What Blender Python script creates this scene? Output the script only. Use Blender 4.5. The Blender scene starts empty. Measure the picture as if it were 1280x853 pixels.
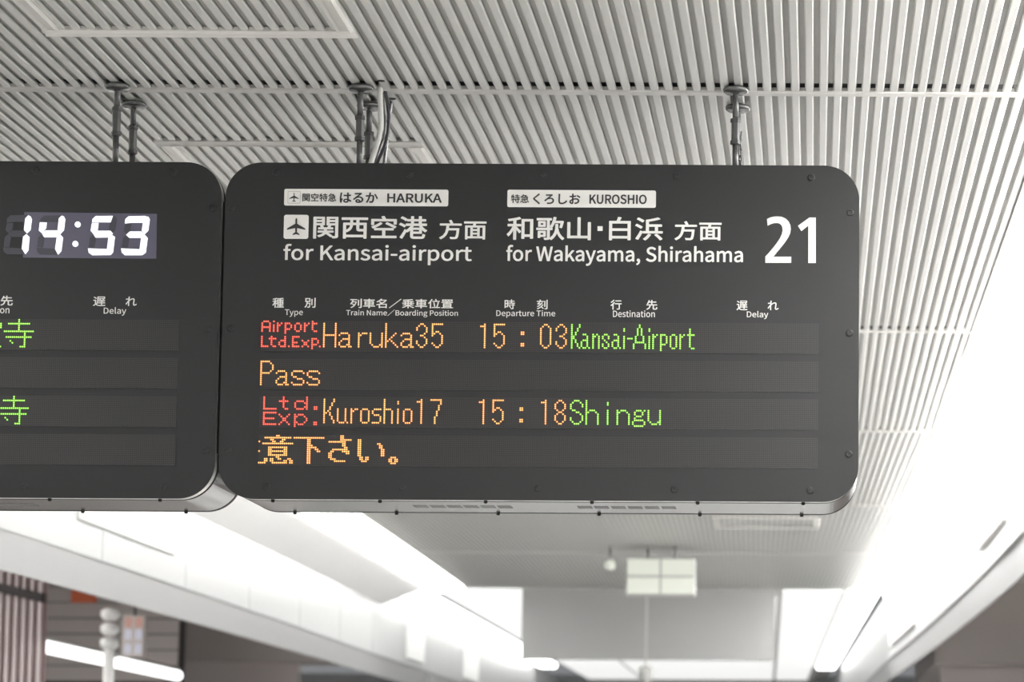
import bpy, bmesh, math, os
from mathutils import Vector, Matrix

# ------------------------------------------------------------------ camera
SC = bpy.context.scene
COL = SC.collection
EYE = 1.6                                   # camera height above the platform
FPX, PX, PY = 3200.0, 1025.07, 692.21       # focal length and principal point for a 1280x853 frame
M = Matrix(((0.99998462, -0.00493818, -0.00252368),
            (0.0051444, 0.99596712, 0.08957142),
            (0.00207119, -0.08958303, 0.9959772)))   # world (x right, down, forward) -> camera
MT = M.transposed()

def w3(v):
    return Vector((v[0], v[2], -v[1]))

cd = bpy.data.cameras.new('camera')
cam = bpy.data.objects.new('camera', cd)
COL.objects.link(cam)
r_, u_, b_ = w3(MT @ Vector((1, 0, 0))), w3(MT @ Vector((0, -1, 0))), w3(MT @ Vector((0, 0, -1)))
cam.matrix_world = Matrix(((r_.x, u_.x, b_.x, 0), (r_.y, u_.y, b_.y, 0), (r_.z, u_.z, b_.z, EYE), (0, 0, 0, 1)))
cd.sensor_width = 36.0
cd.lens = FPX / 1280 * 36
cd.shift_x = (640 - PX) / 1280
cd.shift_y = (PY - 426.5) / 1280
cd.clip_start, cd.clip_end = 0.1, 300
cd.dof.use_dof = True
cd.dof.focus_distance = 7.93
cd.dof.aperture_fstop = 3.8
SC.camera = cam

def ray(x, y):
    return w3(MT @ Vector(((x - PX) / FPX, (y - PY) / FPX, 1)))

def at_y(x, y, Y):                          # where the sight line meets the upright plane at distance Y
    d = ray(x, y); d = d * (Y / d.y); return Vector((d.x, d.y, d.z + EYE))

def at_z(x, y, Z):
    d = ray(x, y); d = d * ((Z - EYE) / d.z); return Vector((d.x, d.y, d.z + EYE))

# ------------------------------------------------------------------ world, exposure
wd = bpy.data.worlds.new('world'); SC.world = wd; wd.use_nodes = True
bg = wd.node_tree.nodes['Background']
bg.inputs[0].default_value = (0.93, 0.96, 1.0, 1)
bg.inputs[1].default_value = 0.24
SC.view_settings.view_transform = 'Standard'
SC.view_settings.look = 'None'
SC.view_settings.gamma = 1.0
SC.view_settings.use_curve_mapping = False
SC.view_settings.exposure = 0.0
LAMP_R, LAMP_L = 48.0, 8.5                 # strength of the two continuous ceiling lamps

H = 2.223                                   # slatted ceiling above the eye
ZC = EYE + H
PITCH = 0.0204 * H
JY = [1.69 * H, 3.648 * H, 5.612 * H, 7.23 * H, 9.215 * H, 11.16 * H, 13.2 * H]   # panel joints
YB = 6.8 * H
def off(Y):                                 # the platform bends gently to the left further on
    d = max(0.0, Y - YB) / H
    return -H * (0.012 * d + 0.0016 * d * d) if d < 6.4 else -H * (0.1423 + 0.018 * (d - 6.4))
XL, XR = -1.645 * H, 0.345 * H               # edges of the slatted field
LL0, LL1 = -1.86 * H, -1.665 * H           # left lamp
LR0, LR1 = 0.36 * H, 0.48 * H               # right lamp
FL, FR = -2.10 * H, 0.532 * H               # fascias
ZF0, ZF1 = EYE + 0.647 * H, EYE + 0.541 * H
ZS = ZC - 0.20                               # outer edge of the sloping soffits
YEND = 25 * H
YNEAR = -6.0

# ------------------------------------------------------------------ materials
def mat(name, col, rough=0.5, metal=0.0, spec=0.5, emit=None, es=0.0, noise=0.0, nscale=30.0, bump=0.0):
    m = bpy.data.materials.new(name); m.use_nodes = True
    nt = m.node_tree; b = nt.nodes['Principled BSDF']
    b.inputs['Base Color'].default_value = (*col, 1)
    b.inputs['Roughness'].default_value = rough
    b.inputs['Metallic'].default_value = metal
    b.inputs['Specular IOR Level'].default_value = spec
    if emit:
        b.inputs['Emission Color'].default_value = (*emit, 1)
        b.inputs['Emission Strength'].default_value = es
    if noise or bump:
        tc = nt.nodes.new('ShaderNodeTexCoord'); nz = nt.nodes.new('ShaderNodeTexNoise')
        nz.inputs['Scale'].default_value = nscale; nz.inputs['Detail'].default_value = 4
        nt.links.new(tc.outputs['Object'], nz.inputs['Vector'])
        if noise:
            rp = nt.nodes.new('ShaderNodeMapRange')
            rp.inputs[3].default_value = 1 - noise; rp.inputs[4].default_value = 1 + noise
            nt.links.new(nz.outputs['Fac'], rp.inputs[0])
            vm = nt.nodes.new('ShaderNodeVectorMath'); vm.operation = 'SCALE'
            vm.inputs[0].default_value = col
            nt.links.new(rp.outputs[0], vm.inputs['Scale'])
            nt.links.new(vm.outputs[0], b.inputs['Base Color'])
        if bump:
            bp = nt.nodes.new('ShaderNodeBump'); bp.inputs['Strength'].default_value = bump
            bp.inputs['Distance'].default_value = 0.002
            nt.links.new(nz.outputs['Fac'], bp.inputs['Height'])
            nt.links.new(bp.outputs[0], b.inputs['Normal'])
    return m

m_slat = mat('slat_paint', (0.63, 0.63, 0.605), 0.30, 0, 0.5, noise=0.04, nscale=3)
m_back = mat('recess_shade', (0.38, 0.38, 0.36), 0.5)  # same paint as the slats, with the recess shade put into the colour
m_void = mat('void', (0.10, 0.10, 0.10), 0.9)
m_trim = mat('trim_paint', (0.66, 0.65, 0.62), 0.35)
m_cove = mat('cove_paint', (0.88, 0.88, 0.87), 0.5, noise=0.02, nscale=2)
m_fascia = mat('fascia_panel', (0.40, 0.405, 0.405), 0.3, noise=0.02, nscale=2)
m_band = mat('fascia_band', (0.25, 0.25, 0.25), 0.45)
m_lampR = mat('lamp_right', (0.9, 0.9, 0.9), 0.5, emit=(1, 0.99, 0.97), es=LAMP_R)
m_lampL = mat('lamp_left', (0.9, 0.9, 0.9), 0.5, emit=(1, 0.99, 0.97), es=LAMP_L)
m_lampF = mat('lamp_far', (0.9, 0.9, 0.9), 0.5, emit=(1, 0.99, 0.97), es=5.0)
m_tube = mat('tube_light', (0.9, 0.9, 0.9), 0.5, emit=(1, 1, 1), es=2.5)
m_track = mat('track_fill_glow', (0.9, 0.9, 0.9), 0.5, emit=(1, 0.97, 0.93), es=70.0)  # added fill light for the side bays
m_floor = mat('platform_floor', (0.42, 0.415, 0.41), 0.4, noise=0.1, nscale=1.5)
m_brown = mat('brown_wall', (0.50, 0.455, 0.43), 0.45, noise=0.06, nscale=1.2)
m_brown2 = mat('pale_brown_wall', (0.62, 0.56, 0.545), 0.45, noise=0.05, nscale=1.2)
m_dark = mat('track_dark', (0.04, 0.035, 0.035), 0.7)
m_grey = mat('grey_wall', (0.37, 0.37, 0.365), 0.5, noise=0.05, nscale=1.2)
m_corr = mat('corrugated', (0.62, 0.55, 0.55), 0.4)
m_corr2 = mat('corrugated_groove', (0.22, 0.15, 0.15), 0.5)
m_orange = mat('orange_sign', (0.75, 0.16, 0.06), 0.5)
m_black = mat('black_paint', (0.016, 0.016, 0.0165), 0.40, 0, 0.35, noise=0.10, nscale=900, bump=0.25)
m_case = mat('case_metal', (0.27, 0.27, 0.27), 0.20, 0.85)
m_lip = mat('lip_metal', (0.60, 0.59, 0.57), 0.35, 0.5)
m_groove = mat('groove_black', (0.008, 0.008, 0.008), 0.8)
m_slot = mat('slot_mesh', (0.10, 0.10, 0.10), 0.6)
m_white = mat('white_vinyl', (0.70, 0.69, 0.66), 0.5)
m_ink = mat('black_vinyl', (0.02, 0.02, 0.02), 0.5)
m_outline = mat('grey_outline', (0.30, 0.30, 0.29), 0.5)
m_rod = mat('rod_steel', (0.10, 0.10, 0.10), 0.40, 0.5, noise=0.15, nscale=60)
m_nut = mat('nut_steel', (0.07, 0.07, 0.07), 0.42, 0.4, noise=0.2, nscale=80)
m_flange = mat('flange_steel', (0.13, 0.13, 0.13), 0.25, 0.6)
m_conduit = mat('conduit_grey', (0.60, 0.60, 0.57), 0.4)
m_cable = mat('cable_black', (0.02, 0.02, 0.025), 0.35)
m_box = mat('lamp_box', (0.75, 0.78, 0.70), 0.4, emit=(0.93, 1.0, 0.88), es=0.12)
m_boxd = mat('lamp_box_frame', (0.5, 0.5, 0.48), 0.4)

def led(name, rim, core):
    return (mat(name + '_rim', (0, 0, 0), 0.5, emit=rim, es=1.3), mat(name + '_core', (0, 0, 0), 0.5, emit=core, es=1.6))  # rim disc paints the halo round each lit core
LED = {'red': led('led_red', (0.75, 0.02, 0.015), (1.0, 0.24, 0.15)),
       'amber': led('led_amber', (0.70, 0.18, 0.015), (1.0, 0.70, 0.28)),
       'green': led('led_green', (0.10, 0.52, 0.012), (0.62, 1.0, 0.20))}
m_seg = mat('clock_segment', (0, 0, 0), 0.5, emit=(0.93, 0.96, 1.0), es=1.35)
m_segoff = mat('clock_segment_off', (0.040, 0.039, 0.048), 0.5, emit=(0.2, 0.18, 0.28), es=0.04)  # unlit, but lifted by a faint painted glow
m_clock = mat('clock_window', (0.05, 0.047, 0.065), 0.3, emit=(0.21, 0.19, 0.30), es=0.16)  # emission paints the digits' glow behind the smoked window

def led_panel_mat(pitch):
    m = bpy.data.materials.new('led_matrix'); m.use_nodes = True
    nt = m.node_tree; b = nt.nodes['Principled BSDF']; N = nt.nodes.new; L = nt.links.new
    b.inputs['Roughness'].default_value = 0.42; b.inputs['Specular IOR Level'].default_value = 0.35
    tc = N('ShaderNodeTexCoord'); sp = N('ShaderNodeSeparateXYZ'); L(tc.outputs['Object'], sp.inputs[0])
    outs = []
    for k in (0, 2):
        a = N('ShaderNodeMath'); a.operation = 'DIVIDE'; a.inputs[1].default_value = pitch; L(sp.outputs[k], a.inputs[0])
        f = N('ShaderNodeMath'); f.operation = 'FRACT'; L(a.outputs[0], f.inputs[0])
        s = N('ShaderNodeMath'); s.operation = 'SUBTRACT'; s.inputs[1].default_value = 0.5; L(f.outputs[0], s.inputs[0])
        q = N('ShaderNodeMath'); q.operation = 'ABSOLUTE'; L(s.outputs[0], q.inputs[0]); outs.append(q)
    mx = N('ShaderNodeMath'); mx.operation = 'MAXIMUM'; L(outs[0].outputs[0], mx.inputs[0]); L(outs[1].outputs[0], mx.inputs[1])
    lt = N('ShaderNodeMath'); lt.operation = 'LESS_THAN'; lt.inputs[1].default_value = 0.36; L(mx.outputs[0], lt.inputs[0])
    mix = N('ShaderNodeMix'); mix.data_type = 'RGBA'
    mix.inputs[6].default_value = (0.014, 0.0138, 0.014, 1); mix.inputs[7].default_value = (0.036, 0.035, 0.035, 1)
    L(lt.outputs[0], mix.inputs[0]); L(mix.outputs[2], b.inputs['Base Color'])
    return m

# ------------------------------------------------------------------ helpers
def obj(name, bm, m, parent=None, smooth=False):
    me = bpy.data.meshes.new(name)
    bmesh.ops.recalc_face_normals(bm, faces=bm.faces)
    bm.to_mesh(me); bm.free()
    for mm in (m if isinstance(m, (list, tuple)) else [m]): me.materials.append(mm)
    if smooth:
        for p in me.polygons: p.use_smooth = True
    o = bpy.data.objects.new(name, me); COL.objects.link(o)
    if parent: o.parent = parent
    return o

def thing(name, label=None, cat=None, loc=(0, 0, 0), group=None, kind=None):
    o = bpy.data.objects.new(name, None); COL.objects.link(o)
    o.location = loc; o.empty_display_size = 0.05
    return tag(o, label, cat, group, kind)

def tag(o, label=None, cat=None, group=None, kind=None):
    if label: o['label'] = label
    if cat: o['category'] = cat
    if group: o['group'] = group
    if kind: o['kind'] = kind
    return o

def dup(o, parent, loc=None, name=None):
    c = o.copy(); COL.objects.link(c); c.parent = parent
    if loc is not None: c.location = loc
    return c

def box(bm, x0, x1, y0, y1, z0, z1, o=(0, 0, 0), mi=0):
    v = [bm.verts.new((x - o[0], y - o[1], z - o[2])) for x in (x0, x1) for y in (y0, y1) for z in (z0, z1)]
    for q in ((0, 1, 3, 2), (4, 6, 7, 5), (0, 4, 5, 1), (2, 3, 7, 6), (0, 2, 6, 4), (1, 5, 7, 3)):
        f = bm.faces.new([v[i] for i in q]); f.material_index = mi

def hexa(bm, a, b, mi=0):
    """a, b: two quads (lists of 4 points) joined into a solid"""
    va = [bm.verts.new(p) for p in a]; vb = [bm.verts.new(p) for p in b]
    n = len(va)
    bm.faces.new(va).material_index = mi; bm.faces.new(vb[::-1]).material_index = mi
    for i in range(n):
        bm.faces.new((va[i], vb[i], vb[(i + 1) % n], va[(i + 1) % n])).material_index = mi

def strip(bm, prof, y0, y1, bend=True, step=None):
    """a closed (x, z) profile run along the platform, following its bend"""
    ys = [y0] + [YB + 1.2 * k for k in range(40) if y0 + .1 < YB + 1.2 * k < y1 - .1] + [y1]
    rings = [[bm.verts.new((x + (off(y) if bend else 0), y, z)) for x, z in prof] for y in ys]
    n = len(prof)
    for a, b in zip(rings, rings[1:]):
        for i in range(n):
            bm.faces.new((a[i], b[i], b[(i + 1) % n], a[(i + 1) % n]))
    bm.faces.new(rings[0]); bm.faces.new(rings[-1][::-1])

def lathe(bm, prof, c=(0, 0, 0), n=24, axis='z'):
    rings = []
    for r, h in prof:
        ring = []
        for i in range(n):
            a = 2 * math.pi * i / n
            p = (r * math.cos(a), r * math.sin(a), h) if axis == 'z' else (r * math.cos(a), h, r * math.sin(a))
            ring.append(bm.verts.new((p[0] + c[0], p[1] + c[1], p[2] + c[2])))
        rings.append(ring)
    for a, b in zip(rings, rings[1:]):
        for i in range(n): bm.faces.new((a[i], a[(i + 1) % n], b[(i + 1) % n], b[i]))
    bm.faces.new(rings[0]); bm.faces.new(rings[-1][::-1])

def tube(bm, pts, r, n=10):
    pts = [Vector(p) for p in pts]; rings = []
    for i, p in enumerate(pts):
        t = (pts[min(i + 1, len(pts) - 1)] - pts[max(i - 1, 0)]).normalized()
        a = t.cross(Vector((0, 1, 0)))
        if a.length < 1e-3: a = t.cross(Vector((1, 0, 0)))
        a.normalize(); b = t.cross(a).normalized()
        rings.append([bm.verts.new(p + (a * math.cos(2 * math.pi * k / n) + b * math.sin(2 * math.pi * k / n)) * r) for k in range(n)])
    for a, b in zip(rings, rings[1:]):
        for k in range(n): bm.faces.new((a[k], a[(k + 1) % n], b[(k + 1) % n], b[k]))
    bm.faces.new(rings[0]); bm.faces.new(rings[-1][::-1])

def smoothpts(pts, n=6):
    out = []
    P = [Vector(p) for p in pts]; P = [P[0]] + P + [P[-1]]
    for i in range(1, len(P) - 2):
        for k in range(n):
            t = k / n
            out.append(0.5 * ((2 * P[i]) + (P[i + 1] - P[i - 1]) * t + (2 * P[i - 1] - 5 * P[i] + 4 * P[i + 1] - P[i + 2]) * t * t
                              + (-P[i - 1] + 3 * P[i] - 3 * P[i + 1] + P[i + 2]) * t ** 3))
    out.append(P[-2]); return out

def rrect(x0, x1, z0, z1, r, n=10):
    pts = []
    for cx, cz, a0 in ((x1 - r, z1 - r, 0), (x0 + r, z1 - r, 90), (x0 + r, z0 + r, 180), (x1 - r, z0 + r, 270)):
        for i in range(n + 1):
            a = math.radians(a0 + 90 * i / n); pts.append((cx + r * math.cos(a), cz + r * math.sin(a)))
    return pts

def prism(bm, pts, y0, y1):
    hexa(bm, [(x, y0, z) for x, z in pts], [(x, y1, z) for x, z in pts])

# ------------------------------------------------------------------ structure: floor, ceiling, coves
bm = bmesh.new(); box(bm, -5.6, 1.9, YNEAR, YEND, -0.15, 0.0)
tag(obj('floor', bm, m_floor), kind='structure')
bm = bmesh.new(); box(bm, -11, 8, YNEAR, YEND, -1.35, -1.2)
tag(obj('trim_1', bm, m_dark), 'dark track bed below the platform edge', kind='structure')

# recess backing of the slatted ceiling (stops short of each joint, leaving a dark slot)
bm = bmesh.new()
for i in range(6):
    y0, y1 = JY[i], JY[i + 1]
    a, b = off(y0), off(y1 - 0.07)
    hexa(bm, [(XL + a, y0, ZC + 0.014), (XR + a, y0, ZC + 0.014), (XR + a, y0, ZC + 0.02), (XL + a, y0, ZC + 0.02)],
         [(XL + b, y1 - 0.07, ZC + 0.014), (XR + b, y1 - 0.07, ZC + 0.014), (XR + b, y1 - 0.07, ZC + 0.02), (XL + b, y1 - 0.07, ZC + 0.02)])
ceil = tag(obj('ceiling', bm, m_back), 'light grey slatted metal ceiling above the platform', kind='structure')
bm = bmesh.new(); strip(bm, [(XL, ZC + 0.06), (XR, ZC + 0.06), (XR, ZC + 0.07), (XL, ZC + 0.07)], JY[0], JY[6])
obj('ceiling_void', bm, m_void, ceil)

# one slat: shallow channel with bevelled edges
SW = PITCH * 0.62
def slat_prof(w=SW):
    b = 0.0042
    return [(.004, 0.015), (.004, 0.0065), (0, 0.0060), (0, 0.0036), (b, 0), (w - b, 0), (w, 0.0036), (w, 0.0060), (w - .004, 0.0065), (w - .004, 0.015)]
X0 = -0.0661 * H - SW                        # left edge of one measured slat
k0 = math.ceil((XL - X0) / PITCH); k1 = math.floor((XR - SW - X0) / PITCH)
ks = list(range(k0, k1 + 1))
for i in range(3):                           # the three nearest bays: every slat its own object
    use = [k for k in ks if X0 + k * PITCH > (-1.30, -1.55, -1.72)[i] * H][-100:]
    first = None
    for k in use:
        x = X0 + k * PITCH
        if first is None:
            bm = bmesh.new()
            L = JY[i + 1] - JY[i] - 0.05
            hexa(bm, [(p, 0, z) for p, z in slat_prof()], [(p, L, z) for p, z in slat_prof()])
            first = obj('slat', bm, m_slat, ceil); first.location = (x, JY[i] + 0.025, ZC)
        else:
            dup(first, ceil, (x, JY[i] + 0.025, ZC))
    rest = [k for k in ks if k < use[0]]
    if rest:
        bm = bmesh.new()
        for k in rest:
            x = X0 + k * PITCH
            hexa(bm, [(x + p, JY[i] + .025, ZC + z) for p, z in slat_prof()], [(x + p, JY[i + 1] - .025, ZC + z) for p, z in slat_prof()])
        tag(obj('outer_slats', bm, m_slat, ceil), kind='stuff')
for i in range(3, 6):                        # far bays: too narrow to pick apart
    bm = bmesh.new(); a, b = off(JY[i]), off(JY[i + 1])
    for k in ks:
        x = X0 + k * PITCH
        hexa(bm, [(x + a + p, JY[i] + .025, ZC + z) for p, z in slat_prof()], [(x + b + p, JY[i + 1] - .025, ZC + z) for p, z in slat_prof()])
    tag(obj('far_slats', bm, m_slat, ceil), kind='stuff')
for i in range(1, 7):                        # cross trims at the joints
    bm = bmesh.new(); a = off(JY[i]); y = JY[i]
    prof = [(-0.026, 0.012), (-0.026, 0.0), (-0.020, -0.004), (0.020, -0.004), (0.026, 0.0), (0.026, 0.012)]
    hexa(bm, [(XL + a, y + p, ZC + z) for p, z in prof], [(XR + a, y + p, ZC + z) for p, z in prof])
    obj('joint_trim', bm, m_trim, ceil)

def frame_bar(bm, p0, p1, horiz):
    """hatch rail: a flat bar with two raised ridges; p0, p1 along its length"""
    w = 0.026
    prof = [(-w, 0.010), (-w, -0.004), (-w + .008, -0.011), (-w + .014, -0.004), (w - .014, -0.004), (w - .008, -0.011), (w, -0.004), (w, 0.010)]
    if horiz: hexa(bm, [(p0[0], p0[1] + q, ZC + z) for q, z in prof], [(p1[0], p1[1] + q, ZC + z) for q, z in prof])
    else: hexa(bm, [(p0[0] + q, p0[1], ZC + z) for q, z in prof], [(p1[0] + q, p1[1], ZC + z) for q, z in prof])

def hatch(x0, x1, y0, y1, lab):
    t = thing('access_hatch', lab, 'ceiling hatch', ((x0 + x1) / 2, (y0 + y1) / 2, ZC), kind='structure')
    for (a, b, hz) in (((x0, y0 + .03), (x1, y0 + .03), 1), ((x0, y1 - .03), (x1, y1 - .03), 1),
                       ((x0 + .03, y0 + .06), (x0 + .03, y1 - .06), 0), ((x1 - .03, y0 + .06), (x1 - .03, y1 - .06), 0)):
        bm = bmesh.new(); frame_bar(bm, a, b, hz)
        o = obj('frame_rail', bm, m_trim, t)
        o.location = -Vector(t.location)
    return t
hatch(-1.037 * H, -0.618 * H, 3.372 * H - 0.93, 3.372 * H, 'metal frame of the ceiling hatch nearest the camera, at the top left')
hatch(-1.040 * H, -0.620 * H, 3.94 * H, 3.94 * H + 0.93, 'metal frame of the ceiling hatch just behind the boards, half hidden by them')
hatch(at_z(893, 655, ZC).x, at_z(1024, 655, ZC).x, 9.6 * H, 9.6 * H + 0.9, 'metal frame of the far ceiling hatch below the right board')

# lamps, coves and fascias, running the length of the platform
def run(name, prof, m, lab, y0=YNEAR, y1=YEND):
    bm = bmesh.new(); strip(bm, prof, y0, y1)
    return tag(obj(name, bm, m), lab, kind='structure')
run('trim_2', [(XL - 0.03, ZC + 0.02), (XL, ZC + 0.02), (XL, ZC - 0.006), (XL - 0.03, ZC - 0.006)], m_trim, 'edge trim of the slatted ceiling along the left lamp', JY[0])
run('trim_3', [(XR, ZC + 0.02), (XR + 0.03, ZC + 0.02), (XR + 0.03, ZC - 0.006), (XR, ZC - 0.006)], m_trim, 'edge trim of the slatted ceiling along the right lamp', JY[0])
run('trim_4', [(FL, ZS), (LL0, ZC), (LL0, ZC + 0.03), (FL, ZS + 0.03)], m_cove, 'smooth white soffit between the left lamp and the left fascia', YNEAR, JY[6] + .04)
run('trim_5', [(LR1, ZC), (FR, ZS), (FR, ZS + 0.03), (LR1, ZC + 0.03)], m_cove, 'smooth white soffit between the right lamp and the right fascia', YNEAR, JY[6] + .04)
run('trim_6', [(FL - 0.03, ZF1), (FL - 0.012, ZF1), (FL - 0.012, ZF0), (FL - 0.03, ZF0)], m_band, 'grey lower band of the left fascia')
run('trim_7', [(FR + 0.012, ZF1), (FR + 0.03, ZF1), (FR + 0.03, ZF0), (FR + 0.012, ZF0)], m_band, 'grey lower band of the right fascia')
run('trim_8', [(LL0, ZC + 0.05), (LL1 + 0.03, ZC + 0.05), (LL1 + 0.03, ZC + 0.06), (LL0, ZC + 0.06)], m_trim, 'lamp trough above the left lamp')
run('trim_9', [(LR0 - 0.03, ZC + 0.05), (LR1, ZC + 0.05), (LR1, ZC + 0.06), (LR0 - 0.03, ZC + 0.06)], m_trim, 'lamp trough above the right lamp')
bm = bmesh.new(); strip(bm, [(XL, ZC), (XR, ZC), (XR, ZC + 0.02), (XL, ZC + 0.02)], JY[6], YEND)
tag(obj('trim_10', bm, m_cove), 'plain ceiling beyond the end of the slats', kind='structure')
bm = bmesh.new(); box(bm, XL, XR, YNEAR, JY[0], ZC, ZC + 0.02)
tag(obj('trim_11', bm, m_slat), 'plain ceiling overhead', kind='structure')

m_lum = mat('added_ceiling_glow', (0.8, 0.8, 0.8), 0.5, emit=(1, 1, 0.98), es=0.78)  # added glow that whitens the ceiling beyond the slats
for nm, xa, xb, lab in (('added_glow_panel', FL + .27 * H, -1.33 * H, 'broad added glow panel whitening the ceiling beyond the slats, on the left'),
                        ('added_glow_panel', -0.02 * H, FR - .25 * H, 'broad added glow panel whitening the ceiling beyond the slats, on the right')):
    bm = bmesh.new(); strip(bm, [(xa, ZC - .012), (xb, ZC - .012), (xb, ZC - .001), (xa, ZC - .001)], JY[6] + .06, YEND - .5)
    tag(obj(nm, bm, m_lum), lab, 'added glow')
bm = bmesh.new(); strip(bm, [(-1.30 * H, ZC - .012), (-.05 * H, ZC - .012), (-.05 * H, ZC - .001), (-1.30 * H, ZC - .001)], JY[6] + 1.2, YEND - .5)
tag(obj('added_glow_panel', bm, m_lum), 'added glow panel behind the grey bulkhead, in the middle', 'added glow')

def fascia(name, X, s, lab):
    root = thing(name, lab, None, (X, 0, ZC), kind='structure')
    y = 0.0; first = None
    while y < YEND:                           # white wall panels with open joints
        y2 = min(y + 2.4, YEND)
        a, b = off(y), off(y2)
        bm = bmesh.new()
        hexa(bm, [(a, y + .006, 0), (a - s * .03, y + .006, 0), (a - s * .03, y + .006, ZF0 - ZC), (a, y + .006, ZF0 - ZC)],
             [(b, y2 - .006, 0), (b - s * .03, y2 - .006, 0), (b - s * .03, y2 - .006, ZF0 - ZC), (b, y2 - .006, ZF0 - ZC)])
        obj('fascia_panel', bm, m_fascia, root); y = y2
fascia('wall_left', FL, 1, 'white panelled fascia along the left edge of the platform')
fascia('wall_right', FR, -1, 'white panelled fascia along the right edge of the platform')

def lamp_run(name, x0, x1, m, lab, cat, ya=YNEAR, yz=JY[6]):
    t = thing(name, lab, cat, ((x0 + x1) / 2, ya, ZC))
    y = ya; k = 0
    while y < yz - .3:
        y2 = min(y + 2.45, yz)
        a, b = off(y), off(y2); c = t.location
        prof = [(x0 + .02, ZC + .035), (x0 + .02, ZC - .030), (x0 + .05, ZC - .055), (x1 - .05, ZC - .055), (x1 - .02, ZC - .030), (x1 - .02, ZC + .035)]
        bm = bmesh.new()
        hexa(bm, [(x + a - c.x, y + .01 - c.y, z - c.z) for x, z in prof], [(x + b - c.x, y2 - .01 - c.y, z - c.z) for x, z in prof])
        obj('diffuser', bm, m, t); y = y2
    return t
lamp_run('ceiling_lamp', LL0, LL1, m_lampL, 'long white strip lamp running along the left side of the slatted ceiling', 'lamp')
lamp_run('ceiling_lamp', LR0, LR1, m_lampR, 'long white strip lamp running along the right side of the slatted ceiling', 'lamp')

lamp_run('ceiling_lamp', FL + .03 * H, FL + .20 * H, m_lampF, 'far white strip lamp tight against the left fascia, beyond the slats', 'lamp', JY[6] + .1, 22 * H)
lamp_run('ceiling_lamp', FR - .22 * H, FR - .04 * H, m_lampF, 'far white strip lamp tight against the right fascia, beyond the slats', 'lamp', JY[6] + .1, 22 * H)
# bulkhead at the end of the slats
YE = JY[6] + 0.05
pl, pr = at_y(653, 737, YE), at_y(968, 826, YE)
bm = bmesh.new(); box(bm, pl.x, pr.x, YE, YE + 0.12, pr.z, ZC - 0.002)
tag(obj('wall_back', bm, m_grey), 'smooth grey bulkhead closing off the slatted ceiling', kind='structure')
bm = bmesh.new(); box(bm, -12, 9, 24.9 * H, 25 * H, -1.2, ZC + .1)
tag(obj('wall_far', bm, m_fascia), 'pale wall at the far end of the platform', kind='structure')
# dark side bays over the tracks
zb = at_y(300, 826, YE).z
bm = bmesh.new(); box(bm, -12, FL + off(YE) - 0.3, YE, YE + 1.2, zb, ZC + .1)
tag(obj('trim_12', bm, m_brown), 'brown beam across the left track', kind='structure')
xr = at_y(1169, 829, YE).x
bm = bmesh.new(); box(bm, xr, 9, YE, YE + 6, zb, ZC + .1)
tag(obj('trim_13', bm, m_brown), 'brown beam across the right track', kind='structure')
bm = bmesh.new(); box(bm, -12, at_y(372, 826, YE + .6).x, YE + .6, YE + .8, -1.2, zb + .02)
tag(obj('trim_14', bm, m_brown2), 'pale brown wall below the left beam', kind='structure')
bm = bmesh.new(); box(bm, at_y(372, 826, YE + 4).x - 2, FL - 0.3, YE + 4, YE + 4.2, -1.2, zb + .02)
tag(obj('trim_15', bm, m_grey), 'grey wall behind the left beam', kind='structure')
bm = bmesh.new(); box(bm, xr + .1, 9, YE + .6, YE + .8, -1.2, zb + .02)
tag(obj('trim_16', bm, m_brown2), 'pale brown wall below the right beam', kind='structure')
bm = bmesh.new(); box(bm, -12, FL - .05, YNEAR, YE, ZC + .1, ZC + .15)
tag(obj('trim_17', bm, m_brown), 'brown ceiling over the left track', kind='structure')
bm = bmesh.new(); box(bm, FR + .05, 9, YNEAR, YE + 6, ZC + .1, ZC + .15)
tag(obj('trim_18', bm, m_brown), 'brown ceiling over the right track', kind='structure')

# lamps added out of view over the tracks, to brighten the side bays
for xa, lab in ((-4.2 * H, 'long added fill lamp over the left track, out of view'), (2.2 * H, 'long added fill lamp over the right track, out of view')):
    bm = bmesh.new(); box(bm, -.15, .15, 0, 9.2 * H, 0, .05)
    o = tag(obj('track_fill_lamp', bm, m_track), lab, 'lamp'); o.location = (xa, .5, ZC + .04)
# ------------------------------------------------------------------ boards on the fascias
def wall_board(X, s, y0, y1, z0, z1, lab):
    t = thing('wall_board', lab, 'sign board', (X, y0, z0), group='blank white boards on the fascias')
    bm = bmesh.new()
    def q(y, zz0, zz1, d0, d1): a = off(y); return [(a + s * d0, y - y0, zz0 - z0), (a + s * d1, y - y0, zz0 - z0), (a + s * d1, y - y0, zz1 - z0), (a + s * d0, y - y0, zz1 - z0)]
    hexa(bm, q(y0 + .03, z0 + .03, z1 - .03, .003, .018), q(y1 - .03, z0 + .03, z1 - .03, .003, .018)); obj('board', bm, m_cove, t)
    bm = bmesh.new()
    hexa(bm, q(y0, z0, z0 + .03, 0, .026), q(y1, z0, z0 + .03, 0, .026)); hexa(bm, q(y0, z1 - .03, z1, 0, .026), q(y1, z1 - .03, z1, 0, .026))
    hexa(bm, q(y0, z0 + .03, z1 - .03, 0, .026), q(y0 + .03, z0 + .03, z1 - .03, 0, .026)); hexa(bm, q(y1 - .03, z0 + .03, z1 - .03, 0, .026), q(y1, z0 + .03, z1 - .03, 0, .026))
    obj('frame', bm, m_cove, t)
zb0, zb1 = EYE + .73 * H, EYE + .87 * H
yl = lambda px, X: X * FPX / (px - 1000)
wall_board(FL, 1, 16.2, 18.8, EYE + .745 * H, zb1, 'blank white board on the left fascia, below the left departure board')
wall_board(FL, 1, 31.5, 33.0, zb0 - .1, zb1, 'blank white board on the left fascia, nearer of the two far ones')
wall_board(FL, 1, 37.4, 39.2, zb0 - .1, zb1, 'blank white board on the left fascia, farthest of all')
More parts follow.
